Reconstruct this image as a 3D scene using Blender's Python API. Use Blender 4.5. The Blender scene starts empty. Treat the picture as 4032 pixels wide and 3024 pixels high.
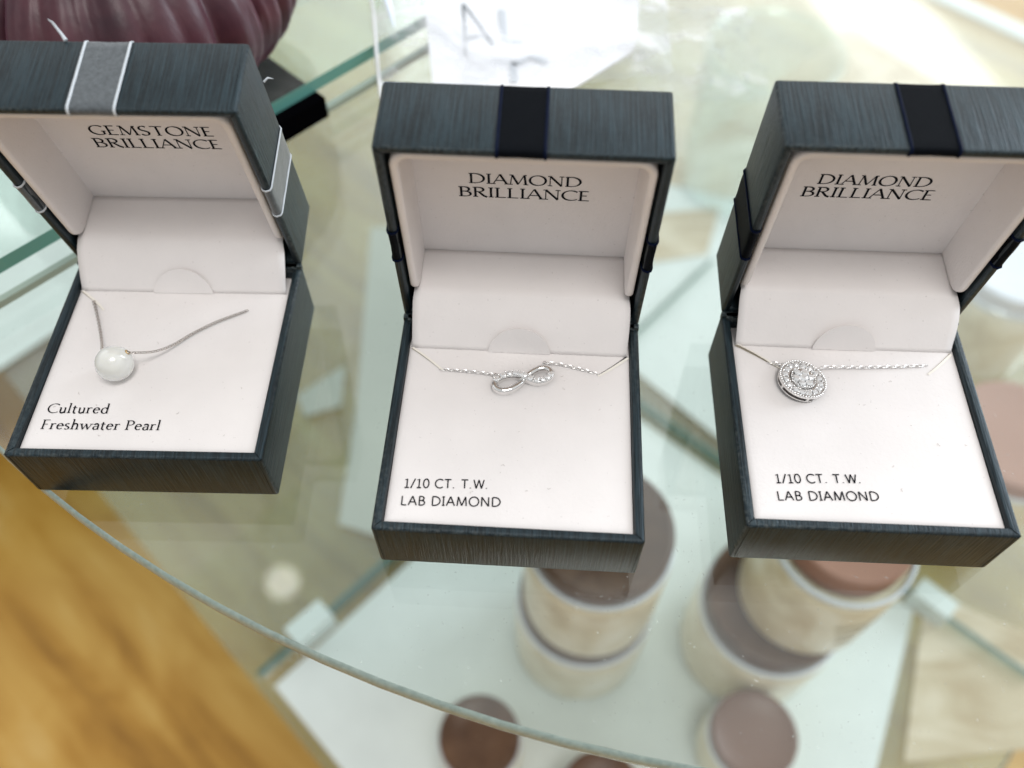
import bpy, bmesh, math, random
from mathutils import Vector, Matrix, noise as mnoise

R = math.radians
PI = math.pi
random.seed(7)
C = bpy.context.scene.collection
S = 0.001                      # the small things are written in millimetres

# ------------------------------------------------------------------ camera
FPX, PITCH, ROLL, CAMH = 3358.93, 56.2939, 0.1671, 0.190523
cam_d = bpy.data.cameras.new('camera')
cam = bpy.data.objects.new('camera', cam_d)
C.objects.link(cam)
cam_d.sensor_width = 36.0
cam_d.lens = FPX / 4032 * 36.0
cam_d.clip_start, cam_d.clip_end = 0.005, 60.0
pr, rr = R(PITCH), R(ROLL)
fwd = Vector((0, math.cos(pr), -math.sin(pr)))
up0 = Vector((0, math.sin(pr), math.cos(pr)))
rt0 = Vector((1, 0, 0))
rt = rt0 * math.cos(rr) + up0 * math.sin(rr)
up = up0 * math.cos(rr) - rt0 * math.sin(rr)
M = Matrix((rt, up, -fwd)).transposed().to_4x4()
M.translation = Vector((0, 0, CAMH))
cam.matrix_world = M
cam_d.dof.use_dof = True
cam_d.dof.focus_distance = 0.203
cam_d.dof.aperture_fstop = cam_d.lens / 4.2
bpy.context.scene.camera = cam

# ------------------------------------------------------------------ world
sc = bpy.context.scene
w = bpy.data.worlds.new('World'); sc.world = w; w.use_nodes = True
nt = w.node_tree; nt.nodes.clear()
wo = nt.nodes.new('ShaderNodeOutputWorld'); bg = nt.nodes.new('ShaderNodeBackground')
tc = nt.nodes.new('ShaderNodeTexCoord'); sx = nt.nodes.new('ShaderNodeSeparateXYZ')
rp = nt.nodes.new('ShaderNodeValToRGB')
nt.links.new(tc.outputs['Generated'], sx.inputs[0])
def wmath(op, a, b=None, clamp=False):
    o = nt.nodes.new('ShaderNodeMath'); o.operation = op; o.use_clamp = clamp
    for i, v in enumerate((a, b)):
        if v is None: continue
        if isinstance(v, (int, float)): o.inputs[i].default_value = v
        else: nt.links.new(v, o.inputs[i])
    return o.outputs[0]
h_ = wmath('ADD', wmath('MULTIPLY', sx.outputs['Z'], .5), .5)
nt.links.new(h_, rp.inputs[0])
e = rp.color_ramp.elements                      # room: warm floor below, dim walls, bright ceiling
e[0].position, e[0].color = 0.30, (0.10, 0.075, 0.055, 1)
e[1].position, e[1].color = 0.95, (0.50, 0.51, 0.51, 1)
k = e.new(0.5); k.color = (0.27, 0.265, 0.26, 1)
k = e.new(0.62); k.color = (0.52, 0.52, 0.51, 1)
k = e.new(0.78); k.color = (0.80, 0.81, 0.81, 1)
# the far side (towards the windows) is brighter than the side behind the photographer
side = wmath('ADD', wmath('MULTIPLY', wmath('ADD', wmath('MULTIPLY', sx.outputs['Y'], .75), .5, True), .35), .72)
dotn = nt.nodes.new('ShaderNodeVectorMath'); dotn.operation = 'DOT_PRODUCT'
nt.links.new(tc.outputs['Generated'], dotn.inputs[0]); dotn.inputs[1].default_value = Vector((.42, .66, .60)).normalized()
glow = wmath('POWER', wmath('MAXIMUM', dotn.outputs['Value'], 0.0), 7.0)
wn = nt.nodes.new('ShaderNodeTexNoise'); wn.inputs['Scale'].default_value = 2.6; wn.inputs['Detail'].default_value = 3
nt.links.new(tc.outputs['Generated'], wn.inputs['Vector'])
mod = wmath('ADD', wmath('MULTIPLY', wn.outputs['Fac'], .9), .55)
# bright panels made up for streaky reflections, laid out on the plane of the ceiling
zc_ = wmath('MAXIMUM', sx.outputs['Z'], .12)
pu = wmath('DIVIDE', sx.outputs['X'], zc_); pv = wmath('DIVIDE', sx.outputs['Y'], zc_)
def bars(v, freq, off, width):
    t_ = wmath('ABSOLUTE', wmath('SUBTRACT', wmath('FRACT', wmath('ADD', wmath('MULTIPLY', v, freq), off)), .5))
    return wmath('MULTIPLY', wmath('SUBTRACT', width, t_), 30.0, True)
panel = wmath('MULTIPLY', bars(wmath('ADD', pu, wmath('MULTIPLY', pv, .25)), 1.15, .22, .15), bars(pv, .85, .35, .36))
panel = wmath('MULTIPLY', panel, wmath('MULTIPLY', wmath('SUBTRACT', sx.outputs['Z'], .12), 8.0, True))
panel = wmath('MULTIPLY', panel, wmath('MULTIPLY', wmath('SUBTRACT', pv, .25), 1.6, True))
side = wmath('ADD', side, wmath('MULTIPLY', panel, 1.5))
tot = wmath('MULTIPLY', wmath('ADD', side, wmath('MULTIPLY', glow, 1.25)), mod)
nt.links.new(rp.outputs[0], bg.inputs[0]); nt.links.new(tot, bg.inputs[1])
nt.links.new(bg.outputs[0], wo.inputs[0])

# ------------------------------------------------------------------ lamps
def area(name, loc, target, sx_, sy_, power, col):
    l = bpy.data.lights.new(name, 'AREA'); l.shape = 'RECTANGLE'; l.size = sx_; l.size_y = sy_
    l.energy = power; l.color = col
    o = bpy.data.objects.new(name, l); C.objects.link(o)
    o.location = loc
    o.rotation_euler = (Vector(target) - Vector(loc)).to_track_quat('-Z', 'Y').to_euler()
    return o
area('window_light', (1.95, 0.85, 0.85), (0.0, 0.15, 0), 1.0, 1.1, 22.0, (0.80, 0.90, 1.0))

area('ceiling_panel_light', (0.30, -0.30, 1.9), (0.0, 0.12, 0), .75, .5, 13.5, (1.0, 0.97, 0.94))
vs = sc.view_settings
sc.display_settings.display_device = 'sRGB'
vs.view_transform = 'Standard'; vs.look = 'None'; vs.gamma = 1.0; vs.exposure = 0.36
vs.use_curve_mapping = False
cy = sc.cycles
cy.use_denoising = True
cy.max_bounces = 12; cy.transparent_max_bounces = 40; cy.glossy_bounces = 5; cy.diffuse_bounces = 4
cy.caustics_reflective = False; cy.caustics_refractive = False
cy.sample_clamp_indirect = 4.0

# ------------------------------------------------------------------ materials
class NT:
    def __init__(s, name):
        s.m = bpy.data.materials.new(name); s.m.use_nodes = True
        s.t = s.m.node_tree; s.t.nodes.clear()
        s.out = s.n('ShaderNodeOutputMaterial')
    def n(s, typ, **kw):
        o = s.t.nodes.new(typ)
        for a, b in kw.items(): setattr(o, a, b)
        return o
    def l(s, a, b): s.t.links.new(a, b)
    def math(s, op, a, b=None, clamp=False):
        o = s.n('ShaderNodeMath', operation=op, use_clamp=clamp)
        for i, v in enumerate((a, b)):
            if v is None: continue
            if isinstance(v, (int, float)): o.inputs[i].default_value = v
            else: s.l(v, o.inputs[i])
        return o.outputs[0]
    def ramp(s, fac, stops):
        o = s.n('ShaderNodeValToRGB'); els = o.color_ramp.elements
        els[0].position, els[0].color = stops[0][0], (*stops[0][1], 1)
        els[1].position, els[1].color = stops[-1][0], (*stops[-1][1], 1)
        for p, c in stops[1:-1]:
            k = els.new(p); k.color = (*c, 1)
        s.l(fac, o.inputs[0]); return o.outputs[0]
    def noise(s, vec, scale, detail=3, rough=0.55, dist=0.0):
        o = s.n('ShaderNodeTexNoise'); o.inputs['Scale'].default_value = scale
        o.inputs['Detail'].default_value = detail; o.inputs['Roughness'].default_value = rough
        o.inputs['Distortion'].default_value = dist
        if vec is not None: s.l(vec, o.inputs['Vector'])
        return o.outputs['Fac']
    def mapping(s, vec, scale, rot=(0, 0, 0)):
        o = s.n('ShaderNodeMapping'); o.inputs['Scale'].default_value = scale
        o.inputs['Rotation'].default_value = rot
        s.l(vec, o.inputs['Vector']); return o.outputs[0]
    def coord(s, which='Object'):
        return s.n('ShaderNodeTexCoord').outputs[which]
    def bsdf(s, color=(.8, .8, .8), rough=.5, metal=0., spec=.5, **kw):
        o = s.n('ShaderNodeBsdfPrincipled')
        if isinstance(color, tuple): o.inputs['Base Color'].default_value = (*color, 1)
        else: s.l(color, o.inputs['Base Color'])
        if isinstance(rough, (int, float)): o.inputs['Roughness'].default_value = rough
        else: s.l(rough, o.inputs['Roughness'])
        o.inputs['Metallic'].default_value = metal
        o.inputs['Specular IOR Level'].default_value = spec
        for a, b in kw.items(): o.inputs[a.replace('_', ' ')].default_value = b
        s.l(o.outputs[0], s.out.inputs[0]); return o
    def bump(s, bs, height, strength, dist):
        o = s.n('ShaderNodeBump'); o.inputs['Strength'].default_value = strength
        o.inputs['Distance'].default_value = dist
        s.l(height, o.inputs['Height']); s.l(o.outputs[0], bs.inputs['Normal'])

def mat_box_paper(name, dark, light):
    t = NT(name); uv = t.coord('UV')
    a = t.noise(t.mapping(uv, (2.1, .055, 1)), 1.0, 2.0, .5, .18)
    b = t.noise(t.mapping(uv, (4.6, .22, 1)), 1.0, 2, .5)
    f = t.noise(uv, 6.0, 2, .6)
    h = t.math('ADD', t.math('MULTIPLY', a, .7), t.math('MULTIPLY', b, .3))
    big = t.noise(uv, .06, 3, .6)
    g = t.math('ADD', t.math('MULTIPLY', h, .75), t.math('MULTIPLY', f, .25))
    g = t.math('ADD', g, t.math('MULTIPLY', t.math('SUBTRACT', big, .5), .25))
    col = t.ramp(g, [(.43, dark), (.59, light)])
    pt = t.n('ShaderNodeNewGeometry').outputs['Pointiness']
    wear_and_sheen = t.math('MULTIPLY', t.math('MULTIPLY', t.math('SUBTRACT', pt,   .548, True), 5.0, True), t.math('MULTIPLY', t.math('SUBTRACT', t.noise(uv, .9, 3, .7), .42, True), 2.6, True))
    wm = t.n('ShaderNodeMix', data_type='RGBA'); t.l(wear_and_sheen, wm.inputs[0]); t.l(col, wm.inputs[6]); wm.inputs[7].default_value = (.20, .22, .21, 1)  # worn rims, lightened further in place of their specular sparkle
    col = wm.outputs[2]
    bs = t.bsdf(col, t.math('ADD', t.math('MULTIPLY', f, .2), .34), .0, .40)
    bs.inputs['Specular Tint'].default_value = (.80, .92, 1, 1)
    t.bump(bs, h, 1.0, .0003)
    return t.m
PAPER_BOX = mat_box_paper('textured_slate_paper', (.0014, .0038, .0051), (.0135, .0270, .0345))

def mat_white(name, col, bumpy=.15, scale=900):
    t = NT(name); ob = t.coord('Object')
    n1 = t.noise(ob, scale, 3, .6); n2 = t.noise(ob, 40, 3, .6)
    sp = t.noise(ob, 1400, 1, .5)
    dots = t.math('LESS_THAN', sp, .235)
    c2 = tuple(c * .93 for c in col)
    c = t.ramp(n2, [(.3, c2), (.7, col)])
    mx = t.n('ShaderNodeMix', data_type='RGBA')
    t.l(t.math('MULTIPLY', dots, .25), mx.inputs[0]); t.l(c, mx.inputs[6]); mx.inputs[7].default_value = (.3, .27, .25, 1)
    bs = t.bsdf(mx.outputs[2], .62, 0, .3)
    t.bump(bs, n1, bumpy, .0002)
    return t.m
WHITE_CARD = mat_white('white_card', (.81, .775, .765), .35)
WHITE_LINING = mat_white('white_velvet_lining', (.82, .78, .765), .5, 1600)
FOLD = simple_fold = NT('dark_fold_line'); FOLD.bsdf((.004, .006, .008), .8, 0, .1); FOLD = FOLD.m
LINT = NT('grey_lint'); LINT.bsdf((.52, .49, .46), .9); LINT = LINT.m
INK = NT('black_ink'); INK.bsdf((.006, .006, .010), .7, 0, .1); INK = INK.m
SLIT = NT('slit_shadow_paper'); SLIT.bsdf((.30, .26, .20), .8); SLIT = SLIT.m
CREAM_EDGE = NT('cream_torn_paper'); CREAM_EDGE.bsdf((.82, .785, .72), .8); CREAM_EDGE = CREAM_EDGE.m

def mat_ribbon(name, c1, c2, rough=.55, sheen=.3):
    t = NT(name); uv = t.coord('UV')
    wv = t.noise(t.mapping(uv, (3.2, 3.2, 1)), 1.0, 3, .7)
    sp = t.noise(uv, .9, 4, .7)
    g = t.math('ADD', t.math('MULTIPLY', wv, .55), t.math('MULTIPLY', sp, .45))
    bs = t.bsdf(t.ramp(g, [(.35, c1), (.7, c2)]), rough, 0, .4 if sheen > .1 else .06)
    bs.inputs['Sheen Weight'].default_value = sheen
    t.bump(bs, wv, .5, .0002)
    return t.m
NAVY = mat_ribbon('navy_ribbon', (.0005, .0012, .0025), (.0018, .0035, .0065), .6, .0)
NAVY_EDGE = mat_ribbon('navy_ribbon_edge', (.0008, .003, .014), (.0015, .006, .026), .5, .0)
SILVER_RIB = mat_ribbon('silver_sheer_ribbon', (.022, .028, .033), (.13, .15, .165), .33, .3)
WHITE_EDGE = mat_ribbon('white_ribbon_edge', (.42, .46, .50), (.66, .70, .74), .6, .2)

def simple(name, col, rough, metal=0., spec=.5, **kw):
    t = NT(name); t.bsdf(col, rough, metal, spec, **kw); return t.m
t = NT('polished_silver'); f = t.noise(t.coord('Object'), 500, 2); t.bsdf(t.ramp(f, [(.3, (.80, .79, .78)), (.7, (.90, .89, .88))]), .05, 1.0); SILVER = t.m
BOX_CHAIN = simple('rhodium_box_chain', (.62, .58, .55), .25, 1.0)
SILVER_CHAIN = simple('silver_chain_metal', (.90, .89, .88), .32, 1.0)
DARK_SILVER = simple('dark_recess_metal', (.10, .09, .085), .35, 1.0)  # plain dark metal for the gap ring and gallery slot
GEM = simple('clear_cut_stone', (.88, .89, .90), .04, 0.35, 1.0, IOR=2.2)
GOLD = simple('gold_rim', (.62, .43, .18), .25, 1.0)
t = NT('pearl_nacre')
nn = t.noise(t.coord('Object'), 260, 3, .5)
bs = t.bsdf(t.ramp(nn, [(.3, (.80, .775, .70)), (.7, (.88, .86, .79))]), .22, 0, .8)
bs.inputs['Coat Weight'].default_value = 1.0; bs.inputs['Coat Roughness'].default_value = .05
bs.inputs['Coat Tint'].default_value = (.93, .96, 1, 1)
bs.inputs['Subsurface Weight'].default_value = .2; bs.inputs['Subsurface Radius'].default_value = (.002, .002, .0015); bs.inputs['Subsurface Scale'].default_value = .6
t.bump(bs, nn, .05, .0005); PEARL = t.m

def mat_glass(name, tint, dust=0.0, f0=.045, haze=0.0):
    """thin clear sheet: the light goes straight through, both faces mirror"""
    t = NT(name)
    geo = t.n('ShaderNodeNewGeometry')
    dot = t.n('ShaderNodeVectorMath', operation='DOT_PRODUCT')
    t.l(geo.outputs['Normal'], dot.inputs[0]); t.l(geo.outputs['Incoming'], dot.inputs[1])
    c = t.math('ABSOLUTE', dot.outputs['Value'])
    p = t.math('POWER', t.math('SUBTRACT', 1.0, c, True), 5.0)
    F = t.math('ADD', t.math('MULTIPLY', p, 1 - f0), f0, True)
    tr = t.n('ShaderNodeBsdfTransparent'); tr.inputs[0].default_value = (*tint, 1)
    gl = t.n('ShaderNodeBsdfGlossy'); gl.inputs['Roughness'].default_value = .0
    gl.inputs['Color'].default_value = (1, 1, 1, 1)
    mx = t.n('ShaderNodeMixShader'); t.l(F, mx.inputs[0]); t.l(tr.outputs[0], mx.inputs[1]); t.l(gl.outputs[0], mx.inputs[2])
    last = mx.outputs[0]
    if dust or haze:
        df = t.n('ShaderNodeBsdfDiffuse'); df.inputs[0].default_value = (.8, .83, .8, 1)
        ob = t.coord('Object')
        n1 = t.noise(ob, 1100, 1, .4); n2 = t.noise(ob, 18, 3, .6)
        spots = t.math('MULTIPLY', t.math('GREATER_THAN', n1, .765), t.math('MULTIPLY', n2, dust))
        wipe = t.noise(t.mapping(ob, (9, 60, 1), (0, 0, .9)), 1.0, 4, .6)
        hz = t.math('MULTIPLY', t.math('MULTIPLY', wipe, n2), haze * 4)
        fac = t.math('ADD', spots, hz, True)
        m2 = t.n('ShaderNodeMixShader'); t.l(fac, m2.inputs[0]); t.l(last, m2.inputs[1]); t.l(df.outputs[0], m2.inputs[2])
        last = m2.outputs[0]
    t.l(last, t.out.inputs[0])
    return t.m
GLASS_TOP = mat_glass('clear_tabletop_glass', (.945, .98, .97), .45, .05, .009)
GLASS_LOW = mat_glass('green_tinted_shelf_glass', (.86, .925, .875), 0, .095, .02)
GLASS_PANEL = mat_glass('pale_glass_panel', (.90, .96, .94), .2, .06, .05)
GLASS_JAR = mat_glass('pale_green_jar_glass', (.945, .98, .968), 0, .06, .05)
t = NT('ground_glass_edge'); nn = t.noise(t.coord('Object'), 700, 3, .6)
bs = t.bsdf(t.ramp(nn, [(.3, (.235, .305, .28)), (.7, (.33, .41, .375))]), .25, 0, .6); t.bump(bs, nn, .4, .0003); EDGE_TOP = t.m
EDGE_TEAL = simple('teal_glass_edge', (.12, .33, .29), .2, 0, .5)
EDGE_DARK = simple('dark_green_glass_edge', (.06, .13, .11), .3, 0, .5)
EDGE_PALE = simple('pale_glass_edge', (.50, .56, .55), .35, 0, .4)

# ------------------------------------------------------------------ mesh helpers
def obj(name, verts, faces, mats, parent=None, scale=S, smooth=None, matidx=None, uv=None, loc=None, rot=None):
    me = bpy.data.meshes.new(name)
    me.from_pydata([(v[0] * scale, v[1] * scale, v[2] * scale) for v in verts], [], faces)
    if not isinstance(mats, (list, tuple)): mats = [mats]
    for m in mats: me.materials.append(m)
    if matidx:
        for p, i in zip(me.polygons, matidx): p.material_index = i
    me.validate(); me.update()
    bm = bmesh.new(); bm.from_mesh(me)
    bmesh.ops.recalc_face_normals(bm, faces=bm.faces)
    if uv:
        lay = bm.loops.layers.uv.new('UVMap')
        for f in bm.faces:
            for l in f.loops: l[lay].uv = uv(l.vert.co / S, f.normal)
    bm.to_mesh(me); bm.free()
    if smooth is not None:
        for p in me.polygons: p.use_smooth = True
        me.set_sharp_from_angle(angle=R(smooth))
    o = bpy.data.objects.new(name, me); C.objects.link(o)
    if parent: o.parent = parent
    if loc: o.location = loc
    if rot: o.rotation_euler = rot
    return o
def empty(name, loc, rz=0):
    o = bpy.data.objects.new(name, None); C.objects.link(o)
    o.location = loc; o.rotation_euler = (0, 0, rz); o.empty_display_size = .02
    return o
def tag(o, label=None, cat=None, group=None, kind=None):
    for k_, v in (('label', label), ('category', cat), ('group', group), ('kind', kind)):
        if v: o[k_] = v
    return o
class MB:
    def __init__(s): s.v, s.f, s.mi = [], [], []
    def add(s, v, f, mi=0):
        n = len(s.v); s.v += [tuple(x) for x in v]; s.f += [[i + n for i in q] for q in f]; s.mi += [mi] * len(f)
    def box(s, a, b, mi=0):
        x0, y0, z0 = a; x1, y1, z1 = b
        v = [(x0, y0, z0), (x1, y0, z0), (x1, y1, z0), (x0, y1, z0), (x0, y0, z1), (x1, y0, z1), (x1, y1, z1), (x0, y1, z1)]
        s.add(v, [(0, 3, 2, 1), (4, 5, 6, 7), (0, 1, 5, 4), (1, 2, 6, 5), (2, 3, 7, 6), (3, 0, 4, 7)], mi)
    def grid(s, rows, closed_u=False, closed_v=False, mi=0, cap=False):
        nr, nc = len(rows), len(rows[0]); v = [p for r_ in rows for p in r_]; f = []
        for i in range(nr if closed_v else nr - 1):
            for j in range(nc if closed_u else nc - 1):
                f.append((i * nc + j, i * nc + (j + 1) % nc, ((i + 1) % nr) * nc + (j + 1) % nc, ((i + 1) % nr) * nc + j))
        if cap: f += [list(range(nc))[::-1], [(nr - 1) * nc + j for j in range(nc)]]
        s.add(v, f, mi)
    def lathe(s, prof, n=32, c=(0, 0, 0), mi=0, cap=False):
        s.grid([[(c[0] + r_ * math.cos(2 * PI * j / n), c[1] + r_ * math.sin(2 * PI * j / n), c[2] + z) for j in range(n)] for r_, z in prof], True, False, mi, cap)
    def sphere(s, c, r_, n=8, m=6, mi=0, sq=1.0):
        s.lathe([(max(1e-4, r_ * math.sin(PI * i / m)), -r_ * sq * math.cos(PI * i / m)) for i in range(m + 1)], n, c, mi)
    def tube(s, pts, rad, n=6, closed=False, mi=0, flat=1.0):
        pts = [Vector(p) for p in pts]; rows = []; N = len(pts)
        for i, p in enumerate(pts):
            a = pts[(i - 1) % N] if closed or i else pts[0]; b = pts[(i + 1) % N] if closed or i < N - 1 else pts[-1]
            d = (b - a).normalized(); u = d.cross(Vector((0, 0, 1)))
            if u.length < 1e-4: u = Vector((1, 0, 0))
            u.normalize(); v = u.cross(d)
            r_ = rad[i] if isinstance(rad, (list, tuple)) else rad
            rows.append([p + u * (math.cos(2 * PI * j / n) * r_) + v * (math.sin(2 * PI * j / n) * r_ * flat) for j in range(n)])
        s.grid(rows, True, closed, mi, cap=not closed)
    def build(s, name, mats, parent=None, **kw):
        return obj(name, s.v, s.f, mats, parent, matidx=s.mi, **kw)

def grain_uv(co, n):
    ax = max(range(3), key=lambda i: abs(n[i]))
    if ax == 0: return (co.z + 37, co.y)
    if ax == 1: return (co.x, co.z)
    return (co.x, co.y)

def rring(W, D, ins, rc, z, seg=3):
    r_ = max(rc - ins, .06); hx, hy = W / 2 - ins - r_, D / 2 - ins - r_
    out = []
    for (sx_, sy_, a0) in ((1, 1, 0), (-1, 1, 90), (-1, -1, 180), (1, -1, 270)):
        for i in range(seg + 1):
            a = R(a0 + 90 * i / seg); out.append((sx_ * hx + r_ * math.cos(a), sy_ * hy + r_ * math.sin(a), z))
    return out
def shell(W, D, prof, rc=.75):
    m = MB(); m.grid([rring(W, D, i, rc, z) for i, z in prof], True, False, 0, cap=True); return m

# ------------------------------------------------------------------ lettering (drawn letter by letter with a pen)
def arc(cx, cy_, rx, ry, a0, a1, n=14):
    return [(cx + rx * math.cos(R(a0 + (a1 - a0) * i / n)), cy_ + ry * math.sin(R(a0 + (a1 - a0) * i / n))) for i in range(n + 1)]
GL = {
 'A': (.74, [('t', [(.03, 0), (.37, 1)]), ('k', [(.37, 1), (.72, 0)]), ('t', [(.15, .36), (.60, .36)])], [(.03, 0), (.71, 0)]),
 'B': (.62, [('k', [(.12, 0), (.12, 1)]), ('n', [(.12, .98), (.28, .98)] + arc(.28, .755, .22, .225, 90, -90) + [(.12, .53)]), ('n', [(.12, .53), (.30, .53)] + arc(.30, .275, .27, .255, 90, -90) + [(.12, .02)])], [(.12, 0, .12, 0), (.12, 1, .12, 0)]),
 'C': (.74, [('n', arc(.46, .5, .42, .5, 48, 312, 22))], []),
 'D': (.82, [('k', [(.12, 0), (.12, 1)]), ('n', [(.12, .98), (.30, .98)] + arc(.30, .5, .46, .48, 90, -90, 20) + [(.12, .02)])], [(.12, 0, .12, 0), (.12, 1, .12, 0)]),
 'E': (.56, [('k', [(.12, 0), (.12, 1)]), ('t', [(.12, .98), (.47, .98)]), ('t', [(.12, .52), (.40, .52)]), ('t', [(.12, .02), (.52, .02)])], [(.12, 0, .12, 0), (.12, 1, .12, 0)]),
 'F': (.54, [('k', [(.12, 0), (.12, 1)]), ('t', [(.12, .98), (.50, .98)]), ('t', [(.12, .52), (.40, .52)])], [(.12, 0), (.12, 1, .12, 0)]),
 'G': (.80, [('n', arc(.46, .5, .42, .5, 48, 305, 22)), ('k', [(.70, .06), (.70, .42)])], [(.70, .42)]),
 'I': (.26, [('k', [(.13, 0), (.13, 1)])], [(.13, 0), (.13, 1)]),
 'L': (.54, [('k', [(.12, 0), (.12, 1)]), ('t', [(.12, .02), (.52, .02)])], [(.12, 0, .12, 0), (.12, 1)]),
 'M': (.98, [('t', [(.10, 0), (.18, 1)]), ('k', [(.18, 1), (.49, .03)]), ('t', [(.49, .03), (.80, 1)]), ('k', [(.80, 1), (.88, 0)])], [(.10, 0), (.88, 0), (.17, 1, .12, 0), (.81, 1, 0, .12)]),
 'N': (.82, [('t', [(.12, 0), (.12, 1)]), ('k', [(.12, 1), (.70, 0)]), ('t', [(.70, 0), (.70, 1)])], [(.12, 0), (.70, 1), (.12, 1, .12, 0)]),
 'O': (.88, [('n', arc(.44, .5, .40, .5, 0, 360, 28))], []),
 'P': (.58, [('k', [(.12, 0), (.12, 1)]), ('n', [(.12, .98), (.28, .98)] + arc(.28, .74, .24, .24, 90, -110))], [(.12, 0), (.12, 1, .12, 0)]),
 'R': (.68, [('k', [(.12, 0), (.12, 1)]), ('n', [(.12, .98), (.28, .98)] + arc(.28, .755, .23, .225, 90, -90) + [(.12, .53)]), ('k', [(.28, .53), (.52, .12), (.68, .0)])], [(.12, 0), (.12, 1, .12, 0)]),
 'S': (.54, [('n', arc(.27, .75, .20, .25, 40, 200, 10) + [(.14, .58), (.30, .48), (.42, .38)] + arc(.26, .25, .21, .25, 25, -150, 12))], []),
 'T': (.70, [('k', [(.35, 0), (.35, 1)]), ('t', [(.04, .98), (.66, .98)])], [(.35, 0)]),
 'W': (1.02, [('k', [(.04, 1), (.27, 0)]), ('t', [(.27, 0), (.51, 1)]), ('k', [(.51, 1), (.75, 0)]), ('t', [(.75, 0), (.98, 1)])], []),
 '1': (.50, [('k', [(.26, 0), (.26, 1), (.08, .88)]), ('t', [(.06, .0), (.46, .0)])], []),
 '0': (.62, [('n', arc(.31, .5, .25, .5, 0, 360, 24))], []),
 '/': (.42, [('t', [(.02, -.06), (.40, 1.02)])], []),
 '.': (.26, [('k', [(.09, .0), (.09, .09)])], []),
 ' ': (.30, [], []),
 'u': (.54, [('k', [(.12, .60), (.12, .18)] + arc(.25, .18, .13, .18, 180, 300, 8) + [(.42, .12)]), ('k', [(.43, .60), (.43, 0)])], [(.12, .60, .09, 0), (.43, .60, .09, 0), (.43, 0, 0, .08)]),
 'l': (.26, [('k', [(.13, 0), (.13, 1.08)])], [(.13, 0), (.13, 1.08, .10, 0)]),
 't': (.36, [('k', [(.15, .80), (.15, .14)] + arc(.25, .12, .10, .12, 180, 300, 6)), ('t', [(.02, .59), (.33, .59)])], []),
 'r': (.40, [('k', [(.12, 0), (.12, .60)]), ('n', [(.12, .42), (.20, .56), (.30, .60), (.38, .55)])], [(.12, 0), (.12, .60, .09, 0)]),
 'e': (.50, [('n', [(.08, .36), (.44, .36)] + arc(.26, .31, .19, .30, 10, 320, 20))], []),
 'd': (.58, [('n', arc(.27, .30, .20, .31, 40, 330, 20)), ('k', [(.45, 0), (.45, 1.08)])], [(.45, 1.08, .10, 0), (.45, 0, 0, .09)]),
 's': (.40, [('n', arc(.20, .46, .13, .15, 40, 200, 8) + [(.12, .37), (.22, .30), (.29, .24)] + arc(.19, .15, .14, .155, 25, -150, 10))], []),
 'h': (.58, [('k', [(.12, 0), (.12, 1.08)]), ('k', [(.12, .42)] + arc(.29, .40, .16, .21, 150, 0, 8) + [(.45, 0)])], [(.12, 0), (.12, 1.08, .10, 0), (.45, 0)]),
 'w': (.84, [('k', [(.06, .60), (.24, 0)]), ('t', [(.24, 0), (.42, .58)]), ('k', [(.40, .60), (.58, 0)]), ('t', [(.58, 0), (.77, .60)])], [(.06, .60), (.40, .60, .08, 0), (.77, .60)]),
 'a': (.46, [('k', [(.08, .50)] + arc(.23, .44, .14, .17, 130, 0, 8) + [(.37, 0)]), ('n', [(.37, .36), (.22, .32)] + arc(.20, .16, .14, .17, 100, 330, 12))], [(.37, 0, 0, .08)]),
}
def write(mb, text, x0, x1, y0, cap, serif=True, slant=0.0, rot=0.0, z=0.0, flip=1, track=.06, wt=1.0):
    """one line of text from x0 to x1 on the base line y0; the local +y of the writing is flip*y"""
    tot = sum(GL[c][0] + track for c in text) - track
    kx = (x1 - x0) / tot; ca, sa = math.cos(rot), math.sin(rot)
    ref = cap
    def place(px, py):
        X = px * kx + slant * py * cap; Y = py * cap
        X, Y = X * ca - Y * sa, X * sa + Y * ca
        return (x0 + X, y0 + flip * Y, z)
    def ribbon(pts, mode):
        P = [Vector((p[0] * kx, p[1] * cap)) for p in pts]
        closed = (P[0] - P[-1]).length < 1e-6 and len(P) > 4
        row = []
        for i in range(len(P)):
            a = P[i - 1] if i else (P[-2] if closed else P[0]); b = P[i + 1] if i < len(P) - 1 else (P[1] if closed else P[-1])
            d = (b - a).normalized(); nrm = Vector((-d.y, d.x))
            if not serif: wd = .118
            elif mode == 'k': wd = .150
            elif mode == 't': wd = .066
            else: wd = .055 + .108 * abs(math.sin(math.atan2(d.y, d.x) - R(12))) ** 1.3
            h = nrm * (wd * ref * wt * 1.12 / 2)
            row.append((P[i] + h, P[i] - h))
        def fin(q):
            X = q.x + slant * q.y; Y = q.y
            return (x0 + X * ca - Y * sa, y0 + flip * (X * sa + Y * ca), z)
        mb.grid([[fin(a), fin(b)] for a, b in row])
    pen = 0.0
    for c in text:
        wd, strokes, serifs = GL[c]
        for mode, pts in strokes: ribbon([(p[0] + pen, p[1]) for p in pts], mode)
        if serif:
            for s_ in serifs:
                l_, r_ = (s_[2], s_[3]) if len(s_) > 2 else (.12, .12)
                yy = s_[1] + (.02 if s_[1] < .1 else -.02)
                ribbon([(s_[0] - l_ + pen, yy), (s_[0] + r_ + pen, yy)], 't')
        elif c == 'I':
            for yy in (.04, .96): ribbon([(.02 + pen, yy), (.24 + pen, yy)], 't')
        pen += wd + track
    return mb

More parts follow.
